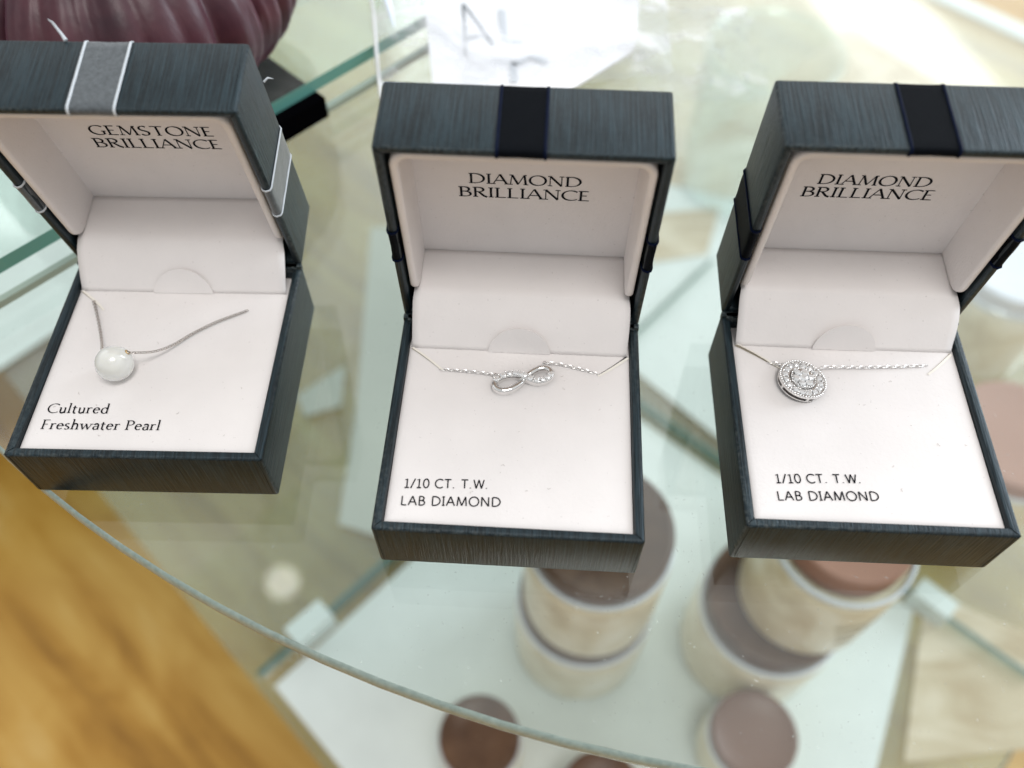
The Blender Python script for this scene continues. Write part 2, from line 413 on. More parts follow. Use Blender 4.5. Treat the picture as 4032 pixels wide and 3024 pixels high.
# ------------------------------------------------------------------ the setting
t = NT('orange_wood_floor'); ob = t.coord('Object')
mp = t.mapping(ob, (1, 1, 1), (0, 0, R(42)))
band = t.noise(t.mapping(mp, (1.6, 26, 1)), 1.0, 5, .6, .7)
kn = t.noise(t.mapping(mp, (7, 16, 1)), 1.0, 3, .6, 1.5)
g = t.math('ADD', t.math('MULTIPLY', band, .65), t.math('MULTIPLY', kn, .35))
col = t.ramp(g, [(.34, (.27, .120, .014)), (.45, (.42, .208, .032)), (.56, (.53, .300, .068)), (.70, (.62, .41, .15))])
bs = t.bsdf(col, .38, 0, .4); WOOD = t.m
fl = obj('floor', [(-3, -2.5, -.45), (3, -2.5, -.45), (3, 4, -.45), (-3, 4, -.45)], [(0, 1, 2, 3)], WOOD, scale=1)
tag(fl, kind='structure')

# ------------------------------------------------------------------ glass display table
table = empty('display_table', (0, 0, -.45))
tag(table, 'round glass display table with a lower shelf, under the three jewelry boxes', 'table')
def slab(name, outline, z0, z1, face_m, edge_m, parent, bev=0.0):
    n = len(outline); me = MB()
    if bev:
        cx = sum(p[0] for p in outline) / n; cy_ = sum(p[1] for p in outline) / n
        def off(q, d):
            v = Vector((q[0] - cx, q[1] - cy_)); return v * (1 - d / v.length) + Vector((cx, cy_))
        rows = []
        for i in range(7):
            a = -PI / 2 + PI * i / 6
            d = bev * (1 - math.cos(a)); zz = (z0 + z1) / 2 + (z1 - z0) / 2 * math.sin(a)
            rows.append([(*off(q, d), zz) for q in outline])
        me.grid(rows, True, False, 1)
        me.add(rows[0], [list(range(n))[::-1]], 0); me.add(rows[-1], [list(range(n))], 0)
    else:
        lo = [(*q, z0) for q in outline]; hi = [(*q, z1) for q in outline]
        me.grid([lo, hi], True, False, 1)
        me.add(lo, [list(range(n))[::-1]], 0); me.add(hi, [list(range(n))], 0)
    return me.build(name, [face_m, edge_m], parent, scale=1, smooth=50)
tx, ty, tr_ = .0977, .3931, .3670
out = []
for i in range(160):
    a = 2 * PI * i / 160
    x, y = tx + tr_ * math.cos(a), ty + tr_ * math.sin(a)
    out.append((x, y))
tt = slab('tabletop', out, -.0064, -.0003, GLASS_TOP, EDGE_TOP, table, .0013)
tt.location = (0, 0, .45)
def st(s_, t_): return ((s_ + t_) / math.sqrt(2), (s_ - t_) / math.sqrt(2))
c45 = lambda s_, t_, z: (*st(s_, t_), z)
sh = slab('lower_shelf', [st(-.014, -.75), st(.925, -.75), st(.925, .135), st(-.014, .135)], -.336, -.330, GLASS_LOW, EDGE_PALE, table)
sh.location = (0, 0, .45)
m = MB(); m.add([c45(.900, -.75, 0), c45(.9245, -.75, 0), c45(.9245, .13, 0), c45(.900, .13, 0)], [(0, 1, 2, 3)])
m.add([c45(.900, -.75, .002), c45(.9245, -.75, .002), c45(.9245, .13, .002), c45(.900, .13, .002)], [(0, 1, 2, 3)])
o = m.build('shelf_edge_strip', simple('white_edging', (.66, .70, .68), .4), table, scale=1); o.location = (0, 0, .45 - .3297)
def divider(a, b, h, th=.0032):
    a, b = Vector(a), Vector(b); d = (b - a).normalized(); n_ = Vector((-d.y, d.x)) * th / 2
    q = [a - n_, b - n_, b + n_, a + n_]
    m = MB(); lo = [(p.x, p.y, -.3297) for p in q]; hi = [(p.x, p.y, -.3297 + h) for p in q]
    m.grid([lo, hi], True, False, 0); m.add(lo, [(3, 2, 1, 0)], 1); m.add(hi, [(0, 1, 2, 3)], 1)
    o = m.build('glass_divider', [GLASS_LOW, EDGE_DARK], table, scale=1); o.location = (0, 0, .45)
divider((-.149, .136), (.060, .352), .008)
divider((.062, .354), (.160, .462), .008)
divider((.066, .349), (.306, .136), .008)

CLIP = simple('milky_plastic_clip', (.62, .68, .66), .35)
for (a, sz) in (((-.121, .164), .013), ((.258, .180), .012)):
    m = MB(); m.box((a[0] - sz, a[1] - sz * .55, -.3296), (a[0] + sz, a[1] + sz * .55, -.312)); m.v = [(a[0] + (v[0] - a[0]) * .7 - (v[1] - a[1]) * .7 * (1 if a[0] < 0 else -1), a[1] + (v[0] - a[0]) * .7 * (1 if a[0] < 0 else -1) + (v[1] - a[1]) * .7, v[2]) for v in m.v]
    o = m.build('divider_clip', CLIP, table, scale=1); o.location = (0, 0, .45)

# sheets on the lower shelf; the dull ones paint reflections
def sheet(name, pts, z, th, m, lab, cat, group=None):
    mb = MB(); n = len(pts); lo = [(*p, z) for p in pts]; hi = [(*p, z + th) for p in pts]
    mb.grid([lo, hi], True); mb.add(lo, [list(range(n))[::-1]]); mb.add(hi, [list(range(n))])
    return tag(mb.build(name, m, scale=1), lab, cat, group)
SHEET = mat_white('white_shelf_paper', (.66, .70, .68), .1, 60)
LEFT_SHEET = [(-.379, .359), (-.353, .388), (-.318, .426), (-.276, .488), (-.25, .60), (-.35, .75), (-.72, .75), (-.72, .30), (-.45, .29)]
t = NT('tan_streaked_sheet'); ob = t.coord('Object'); nn = t.noise(t.mapping(ob, (9, 30, 1), (0, 0, .6)), 1, 3, .6, 1.0)
t.bsdf(t.ramp(nn, [(.35, (.40, .30, .17)), (.5, (.50, .41, .27)), (.65, (.62, .54, .41))]), .6); TAN = t.m
SHEET_REFLECT = mat_white('painted_shelf_reflection', (.40, .42, .37), .1, 60)
sheet('paper_sheet', [(-.140, .131), (.062, .342), (.250, .178), (.205, .085), (.16, .0), (.02, -.03)], -.3298, .0012, SHEET,
      'white paper sheet on the lower shelf under the candle jars', 'paper')
sheet('paper_sheet', [(.075, .375), (.085, .54), (.17, .60), (.25, .47), (.215, .33), (.17, .275)], -.3298, .0012, SHEET,
      'pale paper sheet on the lower shelf behind the glass dividers', 'paper')
sheet('paper_sheet', LEFT_SHEET, -.3298, .0012, SHEET,
      'pale paper sheet on the lower shelf at the far left behind the left box', 'paper')
sheet('card_sheet', [(.262, .190), (.335, .155), (.300, .098), (.222, .090), (.245, .15)], -.3298, .0015, TAN,  # added in place of the wood floor seen through the milky shelf
      'tan sheet in place of the floor seen through the lower shelf at the right of the jars', 'card')
sheet('card_sheet', [(.12, .56), (.30, .50), (.46, .62), (.34, .78)], -.3285, .0015, TAN,
      'tan card sheet far back on the lower shelf behind the right box', 'card')

sheet('card_sheet', [(.116, .518), (.175, .525), (.158, .473), (.112, .464)], -.3282, .0012, TAN,
      'small tan card on the lower shelf seen between the middle and right boxes', 'card')

sheet('paper_sheet', [(-.118, .503), (-.070, .503), (-.060, .35), (-.0735, .222), (-.114, .235), (-.112, .327)], -.3298, .0012, SHEET_REFLECT,  # pale strip in place of reflections from the upright panels
      'narrow pale strip painting a glass panel reflection on the lower shelf between the left and middle boxes', 'paper')
sheet('card_sheet', [(-.156, .336), (-.124, .363), (-.123, .327), (-.148, .318)], -.3298, .0012, SHEET_REFLECT,  # pale patch in place of a ceiling bulb's reflection
      'small three-cornered pale patch painting a bulb reflection on the lower shelf just right of the left box', 'card')

# ------------------------------------------------------------------ candle jars under the glass
t = NT('bronze_brown_lid'); nn = t.noise(t.coord('Object'), 60, 3, .6)
t.bsdf(t.ramp(nn, [(.3, (.075, .036, .020)), (.7, (.135, .072, .042))]), .34, .0, .22); LID_BROWN = t.m
LID_PALE = simple('pale_lavender_lid', (.66, .66, .72), .15, 0, .5)
LID_MAUVE = simple('mauve_brown_lid', (.19, .105, .078), .35, 0, .25)
LID_PINK = simple('rosy_tan_lid', (.36, .19, .14), .5, 0, .12)
t = NT('cream_wax'); nn = t.noise(t.coord('Object'), 26, 4, .65, .8)
t.bsdf(t.ramp(nn, [(.34, (.60, .50, .31)), (.5, (.77, .69, .50)), (.66, (.86, .82, .71))]), .3, 0, .5, Coat_Weight=.25, Coat_Roughness=.08); WAX = t.m
LABEL = simple('cream_label_print', (.45, .42, .28), .6)
RIM_GL = simple('clear_jar_rim', (.70, .74, .80), .08, 0, .6)
def jar(x, y, z, r_, h, lidh, lidmat, lab, group, print_=False, lk=1.0):
    o = empty('candle_jar', (x, y, z)); tag(o, lab, 'candle jar', group)
    b = MB(); hb = h - lidh
    b.lathe([(r_ * .9, 0), (r_ * .985, .0015), (r_, .005), (r_, hb - .006), (r_ * .985, hb - .002), (r_ * .93, hb)], 48, cap=True)
    b.build('jar_body', WAX, o, scale=1, smooth=40)
    b = MB(); b.lathe([(r_ * .94, hb - .0005), (r_ * .985, hb + .0005), (r_ * .985, hb + .003), (r_ * .94, hb + .004)], 48)
    b.build('jar_rim', RIM_GL, o, scale=1, smooth=40)
    b = MB(); b.lathe([(r_ * .92 * lk, hb), (r_ * .95 * lk, hb + .002), (r_ * .95 * lk, h - .003), (r_ * .93 * lk, h - .0006), (r_ * .88 * lk, h), (r_ * .8 * lk, h - .0012), (r_ * .3 * lk, h - .0015), (.0002, h - .0015)], 48)
    b.build('lid', lidmat, o, scale=1, smooth=40)
    if print_:
        b = MB()
        for j in range(3):
            rows = []
            for zz in (0, .004):
                rows.append([((r_ + .0002) * math.cos(a), (r_ + .0002) * math.sin(a), hb * (.62 - .16 * j) + zz) for a in [R(-95 + i * 3 + 6 * j) for i in range(15 - 4 * j)]])
            b.grid(rows)
        b.build('label_print', LABEL, o, scale=1)
    return o
G_ = 'candle jars under the glass'
jar(.040, .160, -.3282, .0375, .0832, .018, LID_BROWN, 'cream candle jar under the middle box, lower of its stack', G_)
jar(.0405, .158, -.2444, .0345, .0845, .016, LID_BROWN, 'cream candle jar with brown lid right below the middle box, upper of its stack', G_)
jar(.141, .157, -.3282, .0390, .0832, .019, LID_BROWN, 'cream candle jar with glossy brown band below the right box, lower of its stack', G_)
jar(.1525, .1585, -.2444, .0335, .0845, .016, LID_PINK, 'cream candle jar with rosy lid below the right box, upper of its stack', G_, True, .88)
jar(-.0165, .094, -.3282, .0225, .048, .012, LID_BROWN, 'small candle jar with dark brown lid at the bottom, left of the others', G_)
jar(.046, .0665, -.3282, .0225, .048, .012, LID_BROWN, 'small candle jar with dark lid cut off by the bottom edge', G_)
jar(.128, .096, -.3282, .0240, .046, .012, LID_MAUVE, 'small candle jar with dull mauve lid at the bottom, in front of the right stack', G_)
jar(.292, .250, -.3282, .0390, .095, .016, LID_PINK, 'candle jar with pale rosy lid beside the right edge of the right box', G_)
jar(.345, .392, -.3282, .0420, .085, .016, LID_PALE, 'candle jar with pale lavender lid behind the hinge of the right box', G_)
# clear glass vase standing far back on the lower shelf
vz = empty('glass_jar', (.196, .560, -.3297)); tag(vz, 'large pale green glass jar standing on the lower shelf behind the boxes', 'glass jar')
b = MB(); b.lathe([(.0005, 0), (.05, 0), (.052, .004), (.052, .11), (.047, .122), (.050, .13), (.048, .13), (.045, .122), (.049, .108), (.049, .006), (.0005, .004)], 48)
b.build('jar_glass', GLASS_JAR, vz, scale=1, smooth=40)
b = MB(); b.lathe([(.0512, .128), (.0535, .130), (.0512, .133), (.049, .130), (.0512, .128)], 48); b.build('jar_lip', GLASS_JAR, vz, scale=1, smooth=60)

# ------------------------------------------------------------------ raised glass panel at the back, its block
P0, P1 = Vector((-.144, .1585)), Vector((-.0626, .2422))
dv = (P1 - P0).normalized(); nv = Vector((-dv.y, dv.x))
a_ = P0 - dv * .12; b_ = P1 + dv * .125
outl = [tuple(q) for q in (a_, b_, b_ + nv * .26, a_ + nv * .26)]
pn = slab('glass_riser', outl, .0080, .0125, GLASS_PANEL, EDGE_TEAL, None)
tag(pn, 'raised glass sheet with a straight teal edge behind the left box', 'glass panel')
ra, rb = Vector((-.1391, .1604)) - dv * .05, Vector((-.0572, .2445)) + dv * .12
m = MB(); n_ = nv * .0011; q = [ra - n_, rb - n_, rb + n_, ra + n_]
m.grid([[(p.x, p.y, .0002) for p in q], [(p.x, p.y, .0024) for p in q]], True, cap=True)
m.build('edge_reflection', simple('painted_edge_reflection', (.34, .42, .36), .4), pn, scale=1)  # pale strip painting the teal edge's reflection on the tabletop
blk = MB(); q0 = P0 + dv * .082 - nv * .0045  # set forward so its black also stands in for its reflection
qs = [q0, q0 + dv * .0305, q0 + dv * .0305 + nv * .034, q0 + nv * .034]
blk.grid([[(q.x, q.y, .0) for q in qs], [(q.x, q.y, .0078) for q in qs]], True, cap=True)
tag(blk.build('spacer_and_reflection', simple('black_rubber', (.0015, .0015, .002), 1.0, 0, .0), scale=1), 'black spacer block with its dark reflection built in, under the teal edge of the raised glass sheet', 'spacer')

# ------------------------------------------------------------------ maroon ribbed ornament
t = NT('maroon_satin'); ob = t.coord('Object'); nn = t.noise(ob, 60, 3, .6); n3 = t.noise(t.mapping(ob, (120, 120, 12)), 1, 3, .6)
bs = t.bsdf(t.ramp(nn, [(.3, (.028, .007, .014)), (.7, (.080, .022, .031))]), .42, 0, .4)
bs.inputs['Sheen Weight'].default_value = .15; bs.inputs['Sheen Tint'].default_value = (.8, .45, .65, 1)
t.bump(bs, n3, .35, .001); MAROON = t.m
pk = empty('pumpkin_ornament', (-.127, .249, .0125)); tag(pk, 'glossy maroon pleated pumpkin ornament behind the left box', 'ornament')
b = MB(); rows = []; NS, NR = 288, 26
for i in range(NR + 1):
    th = PI * i / NR
    row = []
    for j in range(NS):
        a = 2 * PI * j / NS
        lob = abs(math.sin(a * 12 + 1.5 * math.sin(3 * a) + .9 * math.sin(5 * a + 1) + .7 * math.sin(th * 1.5 + a)))
        lob2 = abs(math.sin(a * 21 + 1.2 * math.sin(4 * a) - .8 * th))
        rr_ = .0300 * (math.sin(th) ** .5 if 0 < i < NR else 0.02) + .0295 * math.sin(th)
        rr_ *= (.915 + .070 * lob ** .5 + .028 * lob2 ** .6)
        z = .0275 - .0275 * math.cos(th) * (1.0 if th < PI / 2 else 1.15)
        row.append((rr_ * math.cos(a), rr_ * math.sin(a), z))
    rows.append(row)
b.grid(rows, True, False, 0, cap=True); b.build('pleated_body', MAROON, pk, scale=1, smooth=70)
b = MB(); b.tube([(0, 0, .05), (.001, .001, .06), (.004, .002, .068)], [.006, .0045, .004], 10); b.build('stem', simple('brown_stem', (.12, .07, .03), .7), pk, scale=1, smooth=50)

# ------------------------------------------------------------------ clear bag with a written card
t = NT('clear_plastic_bag'); ob = t.coord('Object')
nn = t.noise(t.mapping(ob, (35, 60, 1), (0, 0, .4)), 1, 3, .6)
lw = t.n('ShaderNodeLayerWeight'); lw.inputs['Blend'].default_value = .35
tr = t.n('ShaderNodeBsdfTransparent'); tr.inputs[0].default_value = (.97, .98, .99, 1)
pb = t.n('ShaderNodeBsdfPrincipled'); pb.inputs['Base Color'].default_value = (.86, .88, .92, 1); pb.inputs['Roughness'].default_value = .12
bpn = t.n('ShaderNodeBump'); bpn.inputs['Strength'].default_value = .6; bpn.inputs['Distance'].default_value = .004; t.l(nn, bpn.inputs['Height']); t.l(bpn.outputs[0], pb.inputs['Normal'])
mx = t.n('ShaderNodeMixShader'); fac = t.math('ADD', t.math('MULTIPLY', t.math('SUBTRACT', nn, .47, True), 2.6), .16, True)
t.l(fac, mx.inputs[0]); t.l(tr.outputs[0], mx.inputs[1]); t.l(pb.outputs[0], mx.inputs[2]); t.l(mx.outputs[0], t.out.inputs[0]); BAG = t.m
WRAP = BAG.copy(); WRAP.name = 'thin_clear_wrap'
for n_ in WRAP.node_tree.nodes:
    if n_.type == 'MATH' and n_.operation == 'ADD': n_.inputs[1].default_value = .05
    if n_.type == 'MATH' and n_.operation == 'SUBTRACT': n_.inputs[1].default_value = .52
    if n_.type == 'BUMP': n_.inputs['Strength'].default_value = .2
def bagz(x, y):
    d = (Vector((x, y)) - P0).dot(nv)
    k_ = max(0, min(1, (d + .03) / .04)); k_ = k_ * k_ * (3 - 2 * k_)
    return .0016 + .0125 * k_
BL, BR, TL, TR_ = Vector((-.0435, .2385)), Vector((.056, .258)), Vector((-.062, .345)), Vector((.060, .345))
def bag_pt(u, v, top):
    p = (BL.lerp(BR, u)).lerp(TL.lerp(TR_, u), v)
    edge = min(u, 1 - u, v, 1 - v); puff = min(1, edge / .12) ** .6
    n_ = mnoise.noise(Vector((p.x * 60, p.y * 38, 1.7 if top else 9.0)))
    return (p.x + .0012 * n_, p.y, bagz(p.x, p.y) + (puff * (.0052 + .0022 * n_) if top else 0))
bag = empty('plastic_bag', (0, .28, .0125)); tag(bag, 'clear plastic bag holding a written white card, behind the middle box', 'bag')
b = MB(); N = 40
b.grid([[bag_pt(i / N, j / N, True) for i in range(N + 1)] for j in range(N + 1)])
b.build('bag_film', BAG, bag, scale=1, smooth=180, loc=(0, -.28, -.0125))
b = MB(); pts = [bag_pt(i / N, 0, True) for i in range(N + 1)]; b.tube([(p[0], p[1], p[2] + .0004) for p in pts[:14]], .0009, 6)
pts = [bag_pt(0, j / N, True) for j in range(N + 1)]; b.tube([(p[0], p[1], p[2] + .0004) for p in pts], .0006, 6)
b.build('bag_seam', simple('milky_bag_seam', (.80, .82, .84), .3), bag, scale=1, smooth=60, loc=(0, -.28, -.0125))
b = MB()
for pts, r0 in (([(-.0585, .318), (-.0505, .296), (-.0440, .276), (-.0405, .262)], .0014), ([(-.050, .325), (-.0445, .300), (-.0395, .275)], .0009), ([(-.0435, .2395), (-.034, .2405), (-.0295, .2412)], .0012)):
    P = [(x, y, bagz(x, y) + .0052) for x, y in pts]
    b.tube(P, [r0 * .4] + [r0] * (len(P) - 2) + [r0 * .2], 8, flat=.35)
b.build('crease_highlight', simple('bag_fold_highlight', (.70, .78, .90), .12, 0, .8), bag, scale=1, smooth=60, loc=(0, -.28, -.0125))  # folds coloured bluish white to carry the highlights on the film
cardp = [(-.0355, .300), (-.0255, .2330), (.008, .2360), (.0435, .2685), (.050, .335), (-.036, .335)]
mb = MB()
nC = 24
def cz(x, y): return bagz(x, y) + .0020
xs = [(-.0355), .050]
# card as a gently curved fan of quads between its two side lines
rows = []
for j in range(nC + 1):
    v = j / nC; y = .2325 + v * (.335 - .2325)
    xl = -.0255 + (-.0385 + .0255) * v
    xr = (.006 + (.0435 - .006) * (y - .2335) / (.2685 - .2335)) if y < .2685 else .0435 + (.052 - .0435) * (y - .2685) / (.335 - .2685)
    rows.append([(xl + (xr - xl) * i / nC, y + .0006 * math.sin(i), cz(xl + (xr - xl) * i / nC, y)) for i in range(nC + 1)])
mb.grid(rows); mb.grid([[(p[0], p[1], p[2] - .0006) for p in r_] for r_ in rows])
BAGCARD = simple('bright_white_card', (.84, .84, .85), .6)
crd = mb.build('written_card', BAGCARD, scale=1, smooth=180); tag(crd, 'white card with pencilled letters inside the clear plastic bag', 'card')
def hand(strokes, name, parent, col=(.10, .12, .13), wd=.0006):
    m = MB()
    for p in strokes:
        for a, c_ in zip(p[:-1], p[1:]):
            a, c_ = Vector(a), Vector(c_); d = (c_ - a).normalized(); n_ = Vector((-d.y, d.x)) * wd
            m.add([(q.x, q.y, cz(q.x, q.y) + .0004) for q in (a - n_, c_ - n_, c_ + n_, a + n_)], [(0, 1, 2, 3)])
    return m.build(name, simple('grey_pencil', col, .6), parent, scale=1)
hand([[(-.0165, .2615), (-.0170, .2700), (-.0178, .2815)], [(-.0178, .2815), (-.0120, .2752), (-.0070, .2680)], [(-.0172, .2675), (-.0120, .2705)]], 'lettering', crd)
hand([[(-.0040, .2840), (-.0030, .2715), (.0040, .2715)], [(.0005, .2490), (.0000, .2605)], [(.0000, .2590), (.0060, .2640), (.0120, .2600)]], 'lettering', crd, (.52, .55, .58), .0012)

# crumpled clear wrap to the right of the bag
b = MB(); rows = []
for j in range(31):
    row = []
    for i in range(31):
        u, v = i / 30 - .5, j / 30 - .5
        n_ = mnoise.noise(Vector((u * 7, v * 7, 3.1))) + .6 * mnoise.noise(Vector((u * 15, v * 15, 8)))
        rr2 = max(0, 1 - (u * u + v * v) * 4.2)
        row.append((.066 + u * .045 + .004 * n_, .272 + v * .055 + .003 * n_, .0006 + .009 * rr2 * (.6 + .5 * abs(n_))))
    rows.append(row)
b.grid(rows); tag(b.build('plastic_wrap', WRAP, scale=1, smooth=180), 'crumpled clear plastic wrap lying right of the bag', 'plastic wrap')

# ------------------------------------------------------------------ jewelry boxes
W, D, HB, HL = 60.0, 59.406, 17.812, 18.597
CZ = HB - 1.2                                    # top of the card insert
def strip(path, half, cx, axis, mats, name, parent, edge=.55, lift=.16):
    """ribbon along a path in the plane across axis; flat band with two raised edge cords"""
    m = MB(); n = len(path)
    nrm = []
    for i in range(n):
        a = Vector(path[max(0, i - 1)]); c_ = Vector(path[min(n - 1, i + 1)]); d = (c_ - a).normalized(); nrm.append(Vector((d.y, -d.x)))
    def P(i, t_, h):
        q = Vector(path[i]) + nrm[i] * h
        return (cx + t_, q.x, q.y) if axis == 0 else (q.x, cx + t_, q.y)
    band = [(-half + edge, lift), (half - edge, lift)]
    rows = []
    K = 8
    for i in range(n):
        rows.append([P(i, -half + edge * .6 + (2 * half - edge * 1.2) * j / K, lift + .04 * math.sin(i * 1.3 + j)) for j in range(K + 1)])
    m.grid(rows, mi=0)
    for s_ in (-1, 1):
        cx_rows = []
        for i in range(n):
            wob = .06 * math.sin(i * 2.1 + s_)
            row = []
            for j in range(7):
                a = 2 * PI * j / 7
                row.append(P(i, s_ * (half - edge / 2) + math.cos(a) * edge / 2 + wob * .3, lift + .06 + math.sin(a) * edge * .34))
            cx_rows.append(row)
        m.grid(cx_rows, True, False, 1, cap=True)
    def uvf(co, nn_):
        ax = max(range(3), key=lambda i_: abs(nn_[i_])); q = [co[i_] for i_ in range(3) if i_ != ax]; return tuple(q)
    return m.build(name, mats, parent, smooth=60, uv=uvf)
def lerp_path(pts, step=1.5):
    out = []
    for a, c_ in zip(pts[:-1], pts[1:]):
        a, c_ = Vector(a), Vector(c_); k_ = max(1, int((c_ - a).length / step))
        out += [tuple(a.lerp(c_, i / k_)) for i in range(k_)]
    return out + [pts[-1]]

def jewelry_box(x, y, yaw, theta, label, rib, edge_m, lid_text, card_text, tabtilt, seed, edgew):
    rnd = random.Random(seed)
    root = empty('jewelry_box', (x, y, .0), R(yaw)); tag(root, label, 'jewelry box', 'open jewelry boxes on the glass table')
    th = R(theta); ct, sn = math.cos(th), math.sin(th)
    def l2b(yy, zz):                                  # closed-lid (y, z above the rim) to the box's own frame
        dy = yy - D / 2; return (D / 2 + ct * dy + sn * zz, HB - sn * dy + ct * zz)
    # base shell
    rw = 2.3
    prof = [(.5, 0), (.12, .12), (0, .5), (0, HB - .75), (.16, HB - .3), (.5, HB - .06), (.9, HB), (rw - .75, HB), (rw - .3, HB - .12), (rw - .05, HB - .5), (rw, HB - .9), (rw, HB - 4)]
    m = shell(W, D, prof); m.build('base', PAPER_BOX, root, smooth=38, uv=grain_uv)
    def folds(z0_, zdir, inner, par, yoff, hgt):
        for sx_ in (-1, 1):
            for sy_ in (-1, 1):
                m_ = MB()
                a_ = (sx_ * (W / 2 - .25), sy_ * (D / 2 - .25) + yoff, z0_ - zdir * .12); b__ = (sx_ * (W / 2 - inner + .1), sy_ * (D / 2 - inner + .1) + yoff, z0_ + zdir * .02)
                mid_ = ((a_[0] * .5 + b__[0] * .5) + .1 * rnd.uniform(-1, 1), (a_[1] + b__[1]) / 2 + .1 * rnd.uniform(-1, 1), z0_ + zdir * .03)
                pts_ = [b__, mid_, a_]; rad_ = [.06, .10, .06]
                if sy_ < 0:             # the overlap of the wrapped paper runs on down the front wall
                    xx = sx_ * (W / 2 - 1.0 - .3 * rnd.random()); yy_ = -D / 2 + yoff - .01
                    pts_ += [(xx, yy_, z0_ - zdir * .8), (xx + .12 * sx_, yy_, z0_ - zdir * hgt * .5), (xx, yy_, z0_ - zdir * (hgt - .8))]; rad_ += [.06, .06, .05]
                m_.tube(pts_, rad_, 5)
                m_.build('corner_fold', FOLD, par, smooth=60)
    folds(HB, 1, rw, root, 0, HB)
    # card insert
    hx, y0, y1 = W / 2 - rw - .12, -D / 2 + rw + .12, 20.6
    m = MB(); NX, NY = 28, 24
    def cardz(xx, yy):
        e_ = min(hx - abs(xx), yy - y0); return CZ - .45 * math.exp(-max(0, e_) / .55) + .14 * mnoise.noise(Vector((xx * .05, yy * .05, seed)))
    gx = [-hx + 2 * hx * (.5 - .5 * math.cos(PI * i / NX)) for i in range(NX + 1)]
    gy = [y0 + (y1 - y0) * (1 - math.cos(PI / 2 * j / NY)) for j in range(NY + 1)]
    m.grid([[(xx, yy, cardz(xx, yy)) for xx in gx] for yy in gy])
    m.add([(-hx, y1, CZ - .3), (hx, y1, CZ - .3), (hx, D / 2 - rw - .1, CZ - 1.6), (-hx, D / 2 - rw - .1, CZ - 1.6)], [(0, 1, 2, 3)])
    card = m.build('card_insert', WHITE_CARD, root, smooth=60)
    m = MB()
    for args in card_text: write(m, *args[0], z=CZ + .13, **args[1])
    m.build('lettering', INK, card)
    m = MB()
    for _ in range(9):
        px, py, an, ln = rnd.uniform(-24, 24), rnd.uniform(-24, 14), rnd.uniform(0, 6.3), rnd.uniform(.25, .9)
        m.tube([(px, py, CZ + .1), (px + ln * .5 * math.cos(an), py + ln * .5 * math.sin(an), CZ + .16), (px + ln * math.cos(an + .7), py + ln * math.sin(an + .7), CZ + .1)], .045, 4)
    lo = m.build('lint', LINT, card); lo['kind'] = 'stuff'
    # lid
    lid_prof = [(.5, HL), (.12, HL - .12), (0, HL - .5), (0, .75), (.16, .3), (.5, .06), (.85, 0), (1.45, .05), (1.85, .3), (2.05, .8), (2.1, 4), (2.1, HL - 2.2)]
    m = shell(W, D, lid_prof); m.v = [(a, b_ - D / 2, c_) for a, b_, c_ in m.v]
    lid = m.build('lid', PAPER_BOX, root, smooth=38, uv=lambda co, n_: grain_uv(co, n_), loc=(0, D / 2 * S, HB * S), rot=(-th, 0, 0))
    folds(0, -1, 2.05, lid, -D / 2, HL)
    # lining: side pads and front pad in one U, then the printed panel
    path = [(26.35, 20.7 - i * .5) for i in range(11)] + [(26.35, yy) for yy in (12, 6, 0, -6, -12, -18, -22)]
    path += [(23.1 + 3.25 * math.cos(R(a)), -23.25 + 3.2 * math.sin(R(a))) for a in range(0, -91, -15)]
    half = path + [(0, -26.4)]
    full = half + [(-a, b_) for a, b_ in reversed(half[:-1])]
    m = MB(); rows = []
    for i, (px, py) in enumerate(full):
        a = full[max(0, i - 1)]; c_ = full[min(len(full) - 1, i + 1)]
        d = Vector((c_[0] - a[0], c_[1] - a[1])).normalized(); nr = Vector((-d.y, d.x))
        k_ = max(0, 4 - (20.7 - py)) if py > 14 else 0
        zs = .75 + (4 - math.sqrt(max(0, 16 - k_ * k_)))
        sec = [(.95, 15.2), (.95, zs + .9), (.85, zs + .4), (.45, zs + .08), (0, zs), (-.45, zs + .08), (-.85, zs + .4), (-.95, zs + .9), (-.95, 15.2)]
        rows.append([(px + nr.x * o_, py + nr.y * o_ - D / 2, z_) for o_, z_ in sec])
    m.grid(rows, True, False, 0, cap=True)
    m.build('lid_lining', WHITE_LINING, lid, smooth=60)
    m = MB(); m.box((-25.55, -25.6 - D / 2, 14.8), (25.55, 21.2 - D / 2, 15.6)); m.build('lid_panel', WHITE_CARD, lid)
    m = MB()
    for args in lid_text: write(m, *args[0], z=14.72, flip=-1, **args[1])
    m.v = [(a, b_ - D / 2, c_) for a, b_, c_ in m.v]
    m.build('lettering', INK, lid)
    # ribbons: one over the front wall and the top, one over the side walls and the top
    fy = -D
    pf = lerp_path([(fy + 2.0, 2.6), (fy + 1.9, .9), (fy + 1.55, .15), (fy + .9, -.12), (fy + .2, .2), (fy, .8), (fy, HL - .5), (fy + .4, HL), (-.5, HL)])
    pf = [(a, b_) for a, b_ in pf]
    strip(pf[::-1], 5.15, -.4 if seed != 1 else .0, 0, [rib, edge_m], 'ribbon', lid, edgew)
    hw = W / 2
    ps = [(-hw + 2.0, 2.6), (-hw + 1.9, .9), (-hw + 1.55, .15), (-hw + .9, -.12), (-hw + .2, .2), (-hw, .8), (-hw, HL - .5), (-hw + .4, HL)]
    ps = lerp_path(ps + [(-a, b_) for a, b_ in reversed(ps)])
    strip(ps[::-1], 5.3, 1.7 - D / 2, 1, [rib, edge_m], 'ribbon', lid, edgew, .18)
    m = MB(); m.box((-W / 2 + 1.2, D / 2 - 2.2, HB - 3.0), (W / 2 - 1.2, D / 2 - .35, HB + .9)); m.box((-W / 2 + .02, D / 2 - 1.5, HB - 1.2), (W / 2 - .02, D / 2 - .06, HB + .9))
    m.build('spine', PAPER_BOX, root, uv=grain_uv)
